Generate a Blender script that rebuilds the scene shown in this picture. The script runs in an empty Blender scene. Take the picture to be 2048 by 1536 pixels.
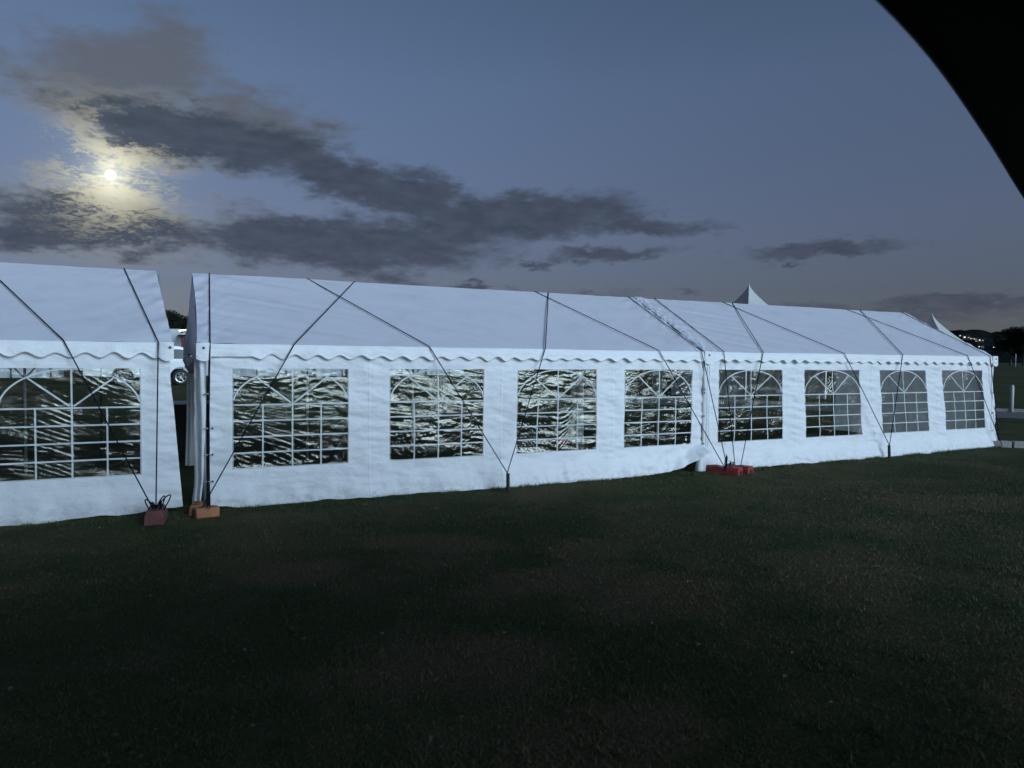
import bpy, bmesh, math, random
import numpy as np
from mathutils import Vector, Matrix
R = math.radians
S = bpy.context.scene
COL = S.collection
rng = np.random.default_rng(7)
random.seed(7)

# ------------------------------------------------------------------ camera
def camera():
    yaw, pitch, roll = 0.4602, -0.0385, 0.0116
    f = Vector((math.sin(yaw)*math.cos(pitch), math.cos(yaw)*math.cos(pitch), math.sin(pitch)))
    r = Vector((math.cos(yaw), -math.sin(yaw), 0))
    u = r.cross(f)
    r2 = r*math.cos(roll)+u*math.sin(roll)
    u2 = -r*math.sin(roll)+u*math.cos(roll)
    c = bpy.data.cameras.new('camera'); o = bpy.data.objects.new('camera', c); COL.objects.link(o)
    m = Matrix((r2, u2, -f)).transposed().to_4x4(); m.translation = Vector((-0.5334, -9.8693, 1.8999))
    o.matrix_world = m
    c.sensor_width = 36; c.lens = 25.57; c.clip_end = 9000; c.clip_start = 0.05
    c.dof.use_dof = True; c.dof.focus_distance = 13.; c.dof.aperture_fstop = 2.2
    S.camera = o
camera()

# ------------------------------------------------------------------ light
SUN_EL, SUN_AZ = R(14), R(160)          # dusk glow behind the photographer, opposite the moon
SUN_POWER, SKY_POWER = 4.2, 0.091
S.view_settings.view_transform = 'Standard'; S.view_settings.look = 'None'
S.view_settings.exposure = 0; S.view_settings.gamma = 1
S.view_settings.use_curve_mapping = False
sun = bpy.data.lights.new('sun', 'SUN'); so = bpy.data.objects.new('sun', sun); COL.objects.link(so)
sun.energy = SUN_POWER; sun.angle = R(38); sun.color = (0.55, 0.78, 1.0)
sd = Vector((math.sin(SUN_AZ)*math.cos(SUN_EL), math.cos(SUN_AZ)*math.cos(SUN_EL), math.sin(SUN_EL)))
so.rotation_euler = sd.to_track_quat('Z', 'Y').to_euler(); so.location = (0, -30, 30)

MOON_U, MOON_V = -2.43, 11.87
MOON = Vector((math.sin(R(MOON_U))*math.cos(R(MOON_V)), math.cos(R(MOON_U))*math.cos(R(MOON_V)), math.sin(R(MOON_V))))

class NT:
    """small helper to wire shader nodes"""
    def __init__(s, tree): s.t = tree
    def n(s, kind, **kw):
        x = s.t.nodes.new(kind)
        for k, v in kw.items(): setattr(x, k, v)
        return x
    def put(s, sock, v):
        if isinstance(v, bpy.types.NodeSocket): s.t.links.new(v, sock)
        elif v is not None: sock.default_value = v
    def m(s, op, a, b=None, c=None, clamp=False):
        x = s.n('ShaderNodeMath', operation=op, use_clamp=clamp)
        for i, v in enumerate((a, b, c)): s.put(x.inputs[i], v) if v is not None else None
        return x.outputs[0]
    def vm(s, op, a, b=None):
        x = s.n('ShaderNodeVectorMath', operation=op); s.put(x.inputs[0], a)
        if b is not None: s.put(x.inputs[1], b)
        return x.outputs['Value'] if op in ('LENGTH', 'DOT_PRODUCT') else x.outputs[0]
    def mix(s, f, a, b, mode='MIX'):
        x = s.n('ShaderNodeMix', data_type='RGBA', blend_type=mode); s.put(x.inputs[0], f)
        for i, v in ((6, a), (7, b)):
            if isinstance(v, tuple) and len(v) == 3: v = (*v, 1)
            s.put(x.inputs[i], v)
        return x.outputs[2]
    def mr(s, v, a, b, c=0., d=1., kind='LINEAR'):
        x = s.n('ShaderNodeMapRange', interpolation_type=kind); s.put(x.inputs[0], v)
        for i, k in enumerate((a, b, c, d)): x.inputs[i+1].default_value = k
        return x.outputs[0]
    def noise(s, vec, scale, detail=4, rough=.5, dist=0., color=False):
        x = s.n('ShaderNodeTexNoise'); s.put(x.inputs['Vector'], vec)
        x.inputs['Scale'].default_value = scale; x.inputs['Detail'].default_value = detail
        x.inputs['Roughness'].default_value = rough; x.inputs['Distortion'].default_value = dist
        return x.outputs[1 if color else 0]
    def mapping(s, vec, loc=(0, 0, 0), rot=(0, 0, 0), sc=(1, 1, 1), kind='POINT'):
        x = s.n('ShaderNodeMapping', vector_type=kind); s.put(x.inputs[0], vec)
        x.inputs[1].default_value = loc; x.inputs[2].default_value = rot; x.inputs[3].default_value = sc
        return x.outputs[0]
    def ramp(s, f, stops):
        x = s.n('ShaderNodeValToRGB'); s.put(x.inputs[0], f); e = x.color_ramp.elements
        while len(e) < len(stops): e.new(1.)
        for i, (p, c) in enumerate(stops): e[i].position = p; e[i].color = (*c, 1)
        return x.outputs[0]

# cloud banks as (azimuth, elevation, half length, half thickness, tilt, weight), degrees on the sky
DARK = [(3.43,15.09,10.78,1.93,-5.3,1.1),(2.57,14.79,5.28,2.22,3.9,1.0),(13.55,13.18,7.55,1.7,-21.3,1.0),(26.64,10.67,9.35,1.7,2.5,1.1),(36.24,10.39,5.75,.74,-5.6,.75),(12.81,8.4,12.26,1.85,-2.1,1.1),(14.19,7.33,3.88,1.11,-13.4,.8),(-3.01,8.77,8.08,1.93,-5.4,1.05),(-6.4,7.85,3.7,1.33,.2,1.0),(-.59,7.48,3.48,.37,1.4,.8),(33.44,7.75,5.39,.56,4.0,.75),(27.67,7.02,1.75,.3,.5,.6),(49.59,7.92,4.97,.67,2.1,.8),(48.01,6.83,.66,.22,-2,.5),(58.13,4.02,5.68,.56,-1.3,.8),(54.6,3.28,9.1,.44,-1,.45),(23.98,5.06,4.17,.33,-3,.6),(16.25,5.9,3.28,.67,-13.3,.35),(39.61,5.12,1.25,.19,2.4,.4),(32.18,4.75,3.26,.3,1.3,.4),
        (20,11.6,5,1.5,-20,1.0),(20.5,9.4,6.5,1.1,-3,.85),(-24,10,9,1.8,3,1.),(-30,16,8,1.5,-6,.9),(80,6,10,.8,1,.7),(100,12,9,1.3,3,.7),(-60,9,12,1.4,-2,.8)]
PALE = [(-1.93,18.6,6.73,2.59,14.1,.9),(1.05,19.44,3.2,2.96,-6.2,.9),(7.79,16.56,5.98,2.04,-12.2,.75),(-20,20,8,2.4,5,.8)]
LIT = [(-4.46,14.78,2.22,1.26,-44.5,.9),(-1.7,13.42,4.43,.81,-7.5,1.1),(-1.75,10.19,4.07,1.48,-3,1.2),(-3.55,8.85,3.94,.96,-3.6,.6),(-6.02,11.59,2.33,.59,.6,.9),(-2.74,11.91,1.69,.33,10.2,.6),(-.31,12.97,1.4,.3,4,.6)]

def build_world():
    w = bpy.data.worlds.new('World'); S.world = w; w.use_nodes = True
    k = NT(w.node_tree); k.t.nodes.clear()
    out = k.n('ShaderNodeOutputWorld'); bg = k.n('ShaderNodeBackground')
    k.t.links.new(bg.outputs[0], out.inputs[0])
    sky = k.n('ShaderNodeTexSky', sky_type='NISHITA', sun_disc=False)
    sky.sun_elevation = SUN_EL; sky.sun_rotation = SUN_AZ
    d = k.n('ShaderNodeTexCoord').outputs['Generated']
    xyz = k.n('ShaderNodeSeparateXYZ'); k.t.links.new(d, xyz.inputs[0])
    x, y, z = xyz.outputs
    u = k.m('MULTIPLY', k.m('ARCTAN2', x, y), 180/math.pi)
    v = k.m('MULTIPLY', k.m('ARCSINE', z), 180/math.pi)
    P = k.n('ShaderNodeCombineXYZ'); k.put(P.inputs[0], u); k.put(P.inputs[1], v); P = P.outputs[0]
    # dusk tint of the clear sky by elevation
    tint = k.ramp(k.mr(v, 0, 40), [(0., (.315,.385,.86)), (.06, (.318,.342,.575)), (.125, (.336,.334,.51)), (.25, (.485,.452,.61)), (.5, (.66,.655,.79)), (.7, (.62,.67,.77)), (1., (.66,.70,.82))])
    base = k.mix(1., sky.outputs[0], tint, 'MULTIPLY')
    base = k.vm('SCALE', base); base.node.inputs['Scale'].default_value = SKY_POWER/0.1
    # moon light in the air
    md = k.vm('DOT_PRODUCT', d, tuple(MOON))
    ang = k.m('MULTIPLY', k.m('ARCCOSINE', k.m('MINIMUM', md, .999999)), 180/math.pi)
    g1 = k.m('POWER', 2.718, k.m('MULTIPLY', ang, -1/.8))
    g2 = k.m('POWER', 2.718, k.m('MULTIPLY', ang, -1/3.6))
    # warped sky coordinates
    st = k.mapping(P, sc=(.5, 1.15, 1))
    wl = k.vm('SUBTRACT', k.noise(st, .42, 3, .5, color=True), (.5, .5, .5))
    wf = k.vm('SUBTRACT', k.noise(st, 1.7, 5, .6, color=True), (.5, .5, .5))
    wl = k.vm('MULTIPLY', wl, (6.5, 2.8, 0)); wf = k.vm('MULTIPLY', wf, (3.6, 1.7, 0))
    W = k.vm('ADD', k.vm('ADD', P, wl), wf)
    def field(lst, W):
        f = None
        for (a, b, l, t, r, wgt) in lst:
            e = k.vm('LENGTH', k.mapping(W, (a, b, 0), (0, 0, R(r)), (l*1.12, t*1.22, 1), 'TEXTURE'))
            e = k.m('MULTIPLY', k.m('SUBTRACT', 1., e), wgt)
            f = e if f is None else k.m('SMOOTH_MAX', f, e, .18)
        return f
    fb = k.m('SUBTRACT', k.noise(k.mapping(P, sc=(.42, 1.1, 1)), 1.0, 7, .62, .3), .5)
    fine = k.m('SUBTRACT', k.noise(k.mapping(P, sc=(.75, 2.0, 1)), 2.0, 6, .62, .9), .5)
    dd = k.mr(k.m('ADD', field(DARK, W), k.m('MULTIPLY', fb, .85)), -.20, .52, 0, 1, 'SMOOTHSTEP')
    pd = k.mr(k.m('ADD', field(PALE, W), k.m('MULTIPLY', fb, .8)), -.15, .6, 0, 1, 'SMOOTHSTEP')
    ld = k.mr(k.m('ADD', field(LIT, W), k.m('MULTIPLY', fine, 3.4)), -.15, .8, 0, 1, 'SMOOTHSTEP')
    halo = k.vm('SCALE', (1., .98, .62)); k.put(halo.node.inputs['Scale'], k.m('ADD', k.m('MULTIPLY', g1, .9), k.m('MULTIPLY', g2, .05)))
    c = base
    c = k.mix(k.m('MULTIPLY', pd, .8), c, (.104, .111, .130))
    # thin moonlit cloud, brightest next to the moon
    litc = k.vm('SCALE', (1., .97, .74)); k.put(litc.node.inputs['Scale'], k.m('ADD', k.m('MULTIPLY', k.m('POWER', 2.718, k.m('MULTIPLY', ang, -1/2.6)), 1.05), .15))
    cloudtone = k.ramp(k.mr(v, 2, 20), [(0., (.060,.068,.096)), (.3, (.046,.059,.090)), (1., (.040,.056,.080))])
    cloudtone = k.mix(k.mr(k.noise(k.mapping(P, sc=(.5, 1.4, 1)), .9, 5, .6), .35, .75), cloudtone, k.mix(1., cloudtone, (1.6, 1.5, 1.45), 'MULTIPLY'))
    c = k.mix(k.m('MULTIPLY', dd, .93), c, cloudtone)
    c = k.vm('ADD', c, k.vm('MULTIPLY', halo, k.mix(dd, (1, 1, 1), (.35, .35, .35))))
    near = k.mr(ang, .8, 7.5, 1., 0.)
    rim = k.m('MULTIPLY', k.m('MULTIPLY', dd, k.m('SUBTRACT', 1., dd)), k.m('MULTIPLY', k.m('POWER', 2.718, k.m('MULTIPLY', ang, -1/3.0)), 1.5))
    rimc = k.vm('SCALE', (1., .97, .76)); k.put(rimc.node.inputs['Scale'], rim); c = k.vm('ADD', c, rimc)
    c = k.mix(k.m('MULTIPLY', ld, k.m('MULTIPLY', near, .95)), c, litc)
    k.put(bg.inputs[0], c); bg.inputs[1].default_value = 0.1
    # the colours above are written as final radiance; the sky node alone keeps its 0.1 strength
    sc10 = k.vm('SCALE', c); sc10.node.inputs['Scale'].default_value = 10.
    k.put(bg.inputs[0], sc10)
    # base must be radiance too
    base.node.inputs['Scale'].default_value = SKY_POWER
build_world()

# ------------------------------------------------------------------ helpers
def val_noise(seed):
    tab = np.random.default_rng(seed).random((257, 257)); tab[256] = tab[0]; tab[:, 256] = tab[:, 0]
    def f(x, y):
        x = np.asarray(x, float); y = np.asarray(y, float)
        xi = np.floor(x).astype(int); yi = np.floor(y).astype(int)
        fx = x-xi; fy = y-yi; fx = fx*fx*(3-2*fx); fy = fy*fy*(3-2*fy)
        xi %= 256; yi %= 256
        return ((tab[xi, yi]*(1-fx)+tab[xi+1, yi]*fx)*(1-fy)+(tab[xi, yi+1]*(1-fx)+tab[xi+1, yi+1]*fx)*fy)*2-1
    return f
_n1 = val_noise(1); _n2 = val_noise(2); _n3 = val_noise(3)
def fbm(x, y, oct=3, n=_n1):
    a, s, t = 1., 0., 0.
    for i in range(oct):
        s = s+a*n(np.asarray(x)*2**i+17*i, np.asarray(y)*2**i+5*i); t += a; a *= .5
    return s/t
def sm(a, b, x):
    t = np.clip((np.asarray(x, float)-a)/(b-a), 0, 1); return t*t*(3-2*t)

def mk(name, verts, faces, mat, parent=None, smooth=False, org=(0, 0, 0)):
    me = bpy.data.meshes.new(name)
    v = np.asarray(verts, float)-np.asarray(org, float)
    me.from_pydata(v.tolist(), [], [tuple(int(i) for i in f) for f in faces]); me.update()
    if mat: me.materials.append(mat)
    if smooth: me.polygons.foreach_set('use_smooth', np.ones(len(me.polygons), bool))
    o = bpy.data.objects.new(name, me); COL.objects.link(o)
    if parent: o.parent = parent
    else: o.location = org
    return o
def tag(o, label=None, cat=None, group=None, kind=None):
    if label: o['label'] = label
    if cat: o['category'] = cat
    if group: o['group'] = group
    if kind: o['kind'] = kind
    return o
def empty(name, loc, label, cat, group=None):
    o = bpy.data.objects.new(name, None); COL.objects.link(o); o.location = loc; o.empty_display_size = .2
    return tag(o, label, cat, group)
def copy_tree(o, parent=None):
    c = o.copy(); COL.objects.link(c)
    if parent: c.parent = parent
    for ch in list(o.children): copy_tree(ch, c)
    return c

class MB:
    def __init__(s): s.v = []; s.f = []
    def add(s, v, f):
        n = len(s.v); s.v += [tuple(map(float, p)) for p in v]; s.f += [tuple(i+n for i in q) for q in f]; return s
    def box(s, a, b, taper=0.):
        x0, y0, z0 = a; x1, y1, z1 = b; t = taper
        v = [(x0,y0,z0),(x1,y0,z0),(x1,y1,z0),(x0,y1,z0),(x0+t,y0+t,z1),(x1-t,y0+t,z1),(x1-t,y1-t,z1),(x0+t,y1-t,z1)]
        return s.add(v, [(0,3,2,1),(4,5,6,7),(0,1,5,4),(1,2,6,5),(2,3,7,6),(3,0,4,7)])
    def tube(s, pts, r, n=6, cap=True):
        pts = [Vector(p) for p in pts]; rings = []
        rr = r if isinstance(r, (list, tuple)) else [r]*len(pts)
        for i, p in enumerate(pts):
            t = (pts[min(i+1, len(pts)-1)]-pts[max(i-1, 0)]).normalized()
            a = t.cross(Vector((0, 0, 1)));
            if a.length < 1e-3: a = t.cross(Vector((0, 1, 0)))
            a.normalize(); b = t.cross(a)
            rings.append([p+(a*math.cos(2*math.pi*j/n)+b*math.sin(2*math.pi*j/n))*rr[i] for j in range(n)])
        v = [q for g in rings for q in g]; f = []
        for i in range(len(pts)-1):
            for j in range(n): f.append((i*n+j, i*n+(j+1) % n, (i+1)*n+(j+1) % n, (i+1)*n+j))
        if cap: f += [tuple(range(n))[::-1], tuple((len(pts)-1)*n+j for j in range(n))]
        return s.add(v, f)
    def disc(s, c, axis, r, h, n=16):
        a = Vector(axis).normalized(); return s.tube([Vector(c)-a*h/2, Vector(c)+a*h/2], r, n)
    def build(s, name, mat, parent=None, smooth=False, org=(0, 0, 0)): return mk(name, s.v, s.f, mat, parent, smooth, org)

def grid_faces(nu, nv, skip=None):
    f = []
    for i in range(nu-1):
        for j in range(nv-1):
            if skip and skip(i, j): continue
            f.append((i*nv+j, (i+1)*nv+j, (i+1)*nv+j+1, i*nv+j+1))
    return f
def bevel(o, w=.01, seg=2):
    m = o.modifiers.new('bevel', 'BEVEL'); m.width = w; m.segments = seg; m.limit_method = 'ANGLE'; return o

# ------------------------------------------------------------------ materials
def mat(name, col, rough=.6, metal=0., spec=.5, bump=None, emit=None, vary=None):
    m = bpy.data.materials.new(name); m.use_nodes = True; k = NT(m.node_tree)
    b = m.node_tree.nodes['Principled BSDF']
    b.inputs['Base Color'].default_value = (*col, 1); b.inputs['Roughness'].default_value = rough
    b.inputs['Metallic'].default_value = metal; b.inputs['Specular IOR Level'].default_value = spec
    P = k.n('ShaderNodeTexCoord').outputs['Object']
    if vary:
        n = k.noise(P, vary[0], 5, .6)
        k.put(b.inputs['Base Color'], k.mix(k.mr(n, .35, .68), tuple(c*vary[1] for c in col), col))
    if bump:
        x = k.n('ShaderNodeBump'); x.inputs['Strength'].default_value = bump[1]; x.inputs['Distance'].default_value = bump[2]
        k.put(x.inputs['Height'], k.noise(P, bump[0], 5, .6)); k.put(b.inputs['Normal'], x.outputs[0])
    if emit:
        b.inputs['Emission Color'].default_value = (*emit[0], 1); b.inputs['Emission Strength'].default_value = emit[1]
    return m

def canvas_mat(name, col, trans=.16, crease=1.):
    m = bpy.data.materials.new(name); m.use_nodes = True; k = NT(m.node_tree); k.t.nodes.clear()
    out = k.n('ShaderNodeOutputMaterial'); b = k.n('ShaderNodeBsdfPrincipled'); t = k.n('ShaderNodeBsdfTranslucent'); mx = k.n('ShaderNodeMixShader')
    P = k.n('ShaderNodeTexCoord').outputs['Object']
    # woven sheet: creases, small crinkles and the faint reinforcing weave
    cre = k.noise(k.mapping(P, sc=(1., 1., 1.7)), 8, 3, .5, .4)
    crk = k.noise(P, 60, 3, .6)
    dirt = k.noise(P, 2.2, 6, .65)
    c = k.mix(k.mr(dirt, .50, .78), col, tuple(x*y for x, y in zip(col, (.90, .885, .85))))
    sp = k.n('ShaderNodeSeparateXYZ'); k.put(sp.inputs[0], P)
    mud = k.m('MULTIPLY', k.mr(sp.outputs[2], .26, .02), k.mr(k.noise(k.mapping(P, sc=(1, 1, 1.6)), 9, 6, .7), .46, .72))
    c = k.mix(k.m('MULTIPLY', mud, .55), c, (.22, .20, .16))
    k.put(b.inputs['Base Color'], c); b.inputs['Roughness'].default_value = .48; b.inputs['Specular IOR Level'].default_value = .4
    h = k.m('ADD', k.m('MULTIPLY', cre, 1.), k.m('MULTIPLY', crk, .16))
    x = k.n('ShaderNodeBump'); x.inputs['Strength'].default_value = .8; x.inputs['Distance'].default_value = .019*crease
    k.put(x.inputs['Height'], h); k.put(b.inputs['Normal'], x.outputs[0])
    k.put(t.inputs[0], c); mx.inputs[0].default_value = trans
    k.put(mx.inputs[1], b.outputs[0]); k.put(mx.inputs[2], t.outputs[0]); k.put(out.inputs[0], mx.outputs[0])
    return m

def film_mat():
    m = bpy.data.materials.new('clear_film'); m.use_nodes = True; k = NT(m.node_tree); k.t.nodes.clear()
    out = k.n('ShaderNodeOutputMaterial'); tr = k.n('ShaderNodeBsdfTransparent'); gl = k.n('ShaderNodeBsdfGlossy'); mx = k.n('ShaderNodeMixShader')
    P = k.n('ShaderNodeTexCoord').outputs['Object']
    sw = k.vm('MULTIPLY', k.vm('SUBTRACT', k.noise(P, 1.6, 2, .5, color=True), (.5, .5, .5)), (.5, 0, .75))
    Q = k.vm('ADD', P, sw)
    s1 = k.noise(k.mapping(Q, rot=(0, R(-9), 0), sc=(1.6, 1, 15)), 2.6, 5, .6, .5)
    s2 = k.noise(k.mapping(Q, rot=(0, R(14), 0), sc=(3.5, 1, 26)), 2.2, 4, .65, .7)
    mask = k.mr(k.noise(P, 2.1, 3, .5), .36, .62)
    h = k.m('ADD', k.m('MULTIPLY', s1, .9), k.m('MULTIPLY', k.m('MULTIPLY', s2, mask), 1.1))
    x = k.n('ShaderNodeBump'); x.inputs['Strength'].default_value = 1.; x.inputs['Distance'].default_value = .0030
    k.put(x.inputs['Height'], h)
    tr.inputs[0].default_value = (.74, .77, .72, 1); gl.inputs['Roughness'].default_value = .035; gl.inputs['Color'].default_value = (1., .96, .80, 1)
    k.put(gl.inputs['Normal'], x.outputs[0])
    fr = k.n('ShaderNodeFresnel'); fr.inputs[0].default_value = 1.5; k.put(fr.inputs['Normal'], x.outputs[0])
    k.put(mx.inputs[0], k.m('ADD', k.m('MULTIPLY', fr.outputs[0], 1.0), .02, clamp=True))
    k.put(mx.inputs[1], tr.outputs[0]); k.put(mx.inputs[2], gl.outputs[0]); k.put(out.inputs[0], mx.outputs[0])
    return m

def grass_color(k, P, gain=1.):
    big = k.noise(P, .32, 5, .62, .6); mid = k.noise(k.vm('ADD', P, (7.3, 2.1, 0)), 1.1, 5, .65, .3); fine = k.noise(P, 38, 4, .7)
    g = k.mix(k.mr(fine, .3, .7), (.014*gain, .024*gain, .0085*gain), (.044*gain, .060*gain, .022*gain))
    b = k.mix(k.mr(fine, .3, .7), (.036*gain, .031*gain, .015*gain), (.110*gain, .092*gain, .050*gain))
    f = k.mr(k.m('ADD', k.m('MULTIPLY', big, .65), k.m('MULTIPLY', mid, .5)), .53, .73)
    # worn, dried-out patches where people walked
    Q = k.vm('ADD', P, k.vm('MULTIPLY', k.vm('SUBTRACT', k.noise(P, 1.3, 4, .6, color=True), (.5, .5, .5)), (1.2, 1.2, 0)))
    w = None
    for (a, b_, rx, ry, rot) in ((2.1,-2.7,1.1,.40,-.4), (3.5,-3.6,.7,.45,0), (2.7,-4.3,1.1,.5,.2), (.7,-3.15,.7,.5,.3), (3.2,-5.1,.9,.6,0), (1.2,-5.6,.8,.5,0), (1.6,-6.8,1.,.5,.3), (5.2,-5.3,1.2,.8,.4), (9.5,-3.5,1.6,.8,-.3)):
        e = k.m('SUBTRACT', 1., k.vm('LENGTH', k.vm('MULTIPLY', k.mapping(Q, (a, b_, 0), (0, 0, rot), (rx, ry, 1), 'TEXTURE'), (1, 1, 0))))
        w = e if w is None else k.m('MAXIMUM', w, e)
    f = k.m('MAXIMUM', f, k.m('MULTIPLY', k.mr(k.m('ADD', w, k.m('MULTIPLY', k.m('SUBTRACT', mid, .5), 1.2)), -.25, .55, 0, 1, 'SMOOTHSTEP'), .95))
    return k.mix(f, g, b)
def ground_mat():
    m = bpy.data.materials.new('lawn'); m.use_nodes = True; k = NT(m.node_tree); b = m.node_tree.nodes['Principled BSDF']
    P = k.n('ShaderNodeNewGeometry').outputs['Position']
    k.put(b.inputs['Base Color'], grass_color(k, P, 1.0)); b.inputs['Roughness'].default_value = .95; b.inputs['Specular IOR Level'].default_value = .1
    x = k.n('ShaderNodeBump'); x.inputs['Strength'].default_value = .9; x.inputs['Distance'].default_value = .03
    k.put(x.inputs['Height'], k.noise(P, 45, 4, .7)); k.put(b.inputs['Normal'], x.outputs[0])
    return m
def blade_mat():
    m = bpy.data.materials.new('grass_blades'); m.use_nodes = True; k = NT(m.node_tree); b = m.node_tree.nodes['Principled BSDF']
    P = k.n('ShaderNodeNewGeometry').outputs['Position']
    k.put(b.inputs['Base Color'], grass_color(k, P, 1.4)); b.inputs['Roughness'].default_value = .7; b.inputs['Specular IOR Level'].default_value = .25
    return m

M = dict(
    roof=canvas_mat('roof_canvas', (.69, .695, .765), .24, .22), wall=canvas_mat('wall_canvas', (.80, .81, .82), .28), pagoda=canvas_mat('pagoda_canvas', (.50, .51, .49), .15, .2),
    trim=mat('valance_binding', (.46, .43, .40), .8), film=film_mat(), bar=mat('window_print', (.42, .45, .44), .5, bump=(20, .2, .01)),
    steel=mat('galvanised_tube', (.55, .57, .58), .4, .6), strap=mat('dark_strap', (.006, .008, .014), .9, spec=.08), black=mat('black_steel', (.012, .013, .013), .5, .3),
    red=mat('red_plastic', (.27, .028, .026), .55, bump=(40, .25, .01), vary=(6, .6)), maroon=mat('faded_red_plastic', (.15, .045, .04), .65, bump=(40, .25, .01), vary=(7, .65)),
    orange=mat('orange_plastic', (.36, .135, .05), .6, bump=(40, .25, .01), vary=(7, .6)), eyelet=mat('eyelet', (.03, .03, .035), .4, .8),
    concrete=mat('pale_concrete', (.27, .27, .255), .9, bump=(30, .5, .01), vary=(9, .75)), gravel=mat('grey_path', (.10, .10, .105), .95, bump=(30, .6, .02), vary=(4, .7)),
    paint=mat('white_car_paint', (.62, .64, .64), .25, spec=.6), glass=mat('dark_glass', (.012, .014, .015), .12, spec=.22), rubber=mat('tyre_rubber', (.012, .012, .012), .8),
    alloy=mat('alloy', (.5, .5, .5), .3, .8), lamp_red=mat('red_lens', (.25, .01, .01), .2), lamp_clear=mat('clear_lens', (.6, .6, .58), .1), blackplastic=mat('black_plastic', (.015, .015, .015), .6),
    panel=mat('white_panel', (.40, .42, .45), .6, vary=(1.5, .85)), lit=mat('lit_tube', (.9, .9, .8), .5, emit=((1., .98, .78), 2.6)), redcloth=mat('red_cloth', (.12, .010, .014), .8), blackcloth=mat('black_cloth', (.008, .007, .008), .9, bump=(12, .5, .03)),
    bark=mat('bark', (.045, .035, .026), .9, bump=(12, .8, .05)), leaf=mat('dark_leaves', (.014, .020, .010), .8, spec=.15, vary=(.8, .5)), hill=mat('wooded_hill', (.013, .018, .019), 1., spec=0., bump=(.05, 1., 6.), vary=(.02, .6)),
    house=mat('house_wall', (.10, .10, .095), .8), tile=mat('house_roof', (.03, .03, .03), .9, spec=.1), window_lit=mat('lit_window', (.9, .85, .7), .5, emit=((1., .93, .75), 1.3)),
    lens_stand_in=mat('black_stand_in', (.006, .006, .007), .9), litter=mat('dry_leaf', (.14, .11, .075), .8, vary=(30, .6)), curtain=canvas_mat('curtain_canvas', (.62, .63, .63), .2),
)

# ------------------------------------------------------------------ ground
def terr(x, y):
    x = np.asarray(x, float); y = np.asarray(y, float); r = np.hypot(x, y+10)
    return -.08+.05*sm(9, 16, x)*(1-sm(20, 30, r))+.32*sm(22, 41, r)+1.1*sm(45, 150, r)
LAWN = ground_mat()
def build_ground():
    rs = np.concatenate([[0.01], np.geomspace(.6, 40, 90), np.geomspace(42, 6000, 60)]); na = 180
    v = []
    for r in rs:
        a = np.arange(na)*2*np.pi/na; x = r*np.sin(a); y = -10+r*np.cos(a)
        z = terr(x, y)+.012*fbm(x*.7, y*.7, 3)*(1 if r < 40 else 0)*sm(2, 5, r)
        v.append(np.stack([x, y, z], 1))
    v = np.concatenate(v); f = []
    for i in range(len(rs)-1):
        for j in range(na): f.append((i*na+j, i*na+(j+1) % na, (i+1)*na+(j+1) % na, (i+1)*na+j))
    f = [q[::-1] for q in f]
    tag(mk('ground', v, f, LAWN, smooth=True), 'dark lawn with dry brown patches in front of the marquees', kind='structure')
build_ground()

def build_hills():
    az = np.linspace(R(-100), R(160), 900); v = []
    prof = 1.55+.32*np.sin(az*3.1+1.0)+.22*np.sin(az*7.3+.4)
    azd = np.degrees(az)
    # ridge line read off the open right-hand side
    prof = np.where((azd > 52) & (azd < 66), np.interp(azd, [52, 57, 57.9, 58.8, 59.6, 60.4, 61.4, 66], [1.8, 1.97, 2.02, 2.05, 1.88, 1.82, 1.80, 1.6]), prof)
    prof = prof+.035*fbm(azd*6, azd*0+3, 4)+.02*np.abs(_n2(azd*14, azd*0+9))
    D = np.array([480, 560, 640, 720, 800, 900, 1000, 1100, 1200, 1260, 1500, 1800])
    for d in D:
        zt = np.tan(np.radians(prof))*1200+1.9
        h = np.where(d <= 1200, sm(450, 1200, d), 1-.25*sm(1200, 1800, d))
        z = 1.0+h*(zt-1.0)+3.0*fbm(azd*2+d*.01, azd*0+d*.02, 3)*sm(520, 800, d)*(1-sm(1050, 1190, d))
        v.append(np.stack([-.53+d*np.sin(az), -9.87+d*np.cos(az), z], 1))
    v = np.concatenate(v); n = len(az)
    f = [(i*n+j, i*n+j+1, (i+1)*n+j+1, (i+1)*n+j) for i in range(len(D)-1) for j in range(n-1)]
    tag(mk('hills', v, [q[::-1] for q in f], M['hill'], smooth=True), 'dark wooded hill along the horizon', kind='structure')
build_hills()

def build_path():
    a = np.array([24.9-.95*5, 4.83+1.05*5]); d = np.array([.64, -.768]); nrm = np.array([.768, .64]); n = 60; v = []
    for i in range(n):
        c = a+d*(i*.35-8)
        for w in (0, .8, 1.7, 2.6):
            p = c+nrm*w; v.append((p[0], p[1], float(terr(*p))+.015))
    o = mk('path', v, grid_faces(n, 4), M['gravel']); tag(o, 'pale grey strip of path across the grass at the far right', kind='structure')
    kb = MB()
    for i in range(n-1):
        p, q = a+d*(i*.35-8)+nrm*2.62, a+d*((i+1)*.35-8)+nrm*2.62
        z0, z1 = float(terr(*p)), float(terr(*q)); w = nrm*.16
        kb.add([(*p, z0), (*q, z1), (*(q+w), z1), (*(p+w), z0), (*p, z0+.12), (*q, z1+.12), (*(q+w), z1+.12), (*(p+w), z0+.12)], [(0,3,2,1),(4,5,6,7),(0,1,5,4),(2,3,7,6),(1,2,6,5),(3,0,4,7)])
    tag(kb.build('kerb', M['concrete']), 'pale kerb along the far edge of the path', kind='structure')
build_path()

# ------------------------------------------------------------------ marquees
ZE, ZR, YR, YD = 2.0, 3.09, 2.1, 4.2
WT, WB = 1.70, .41

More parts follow.
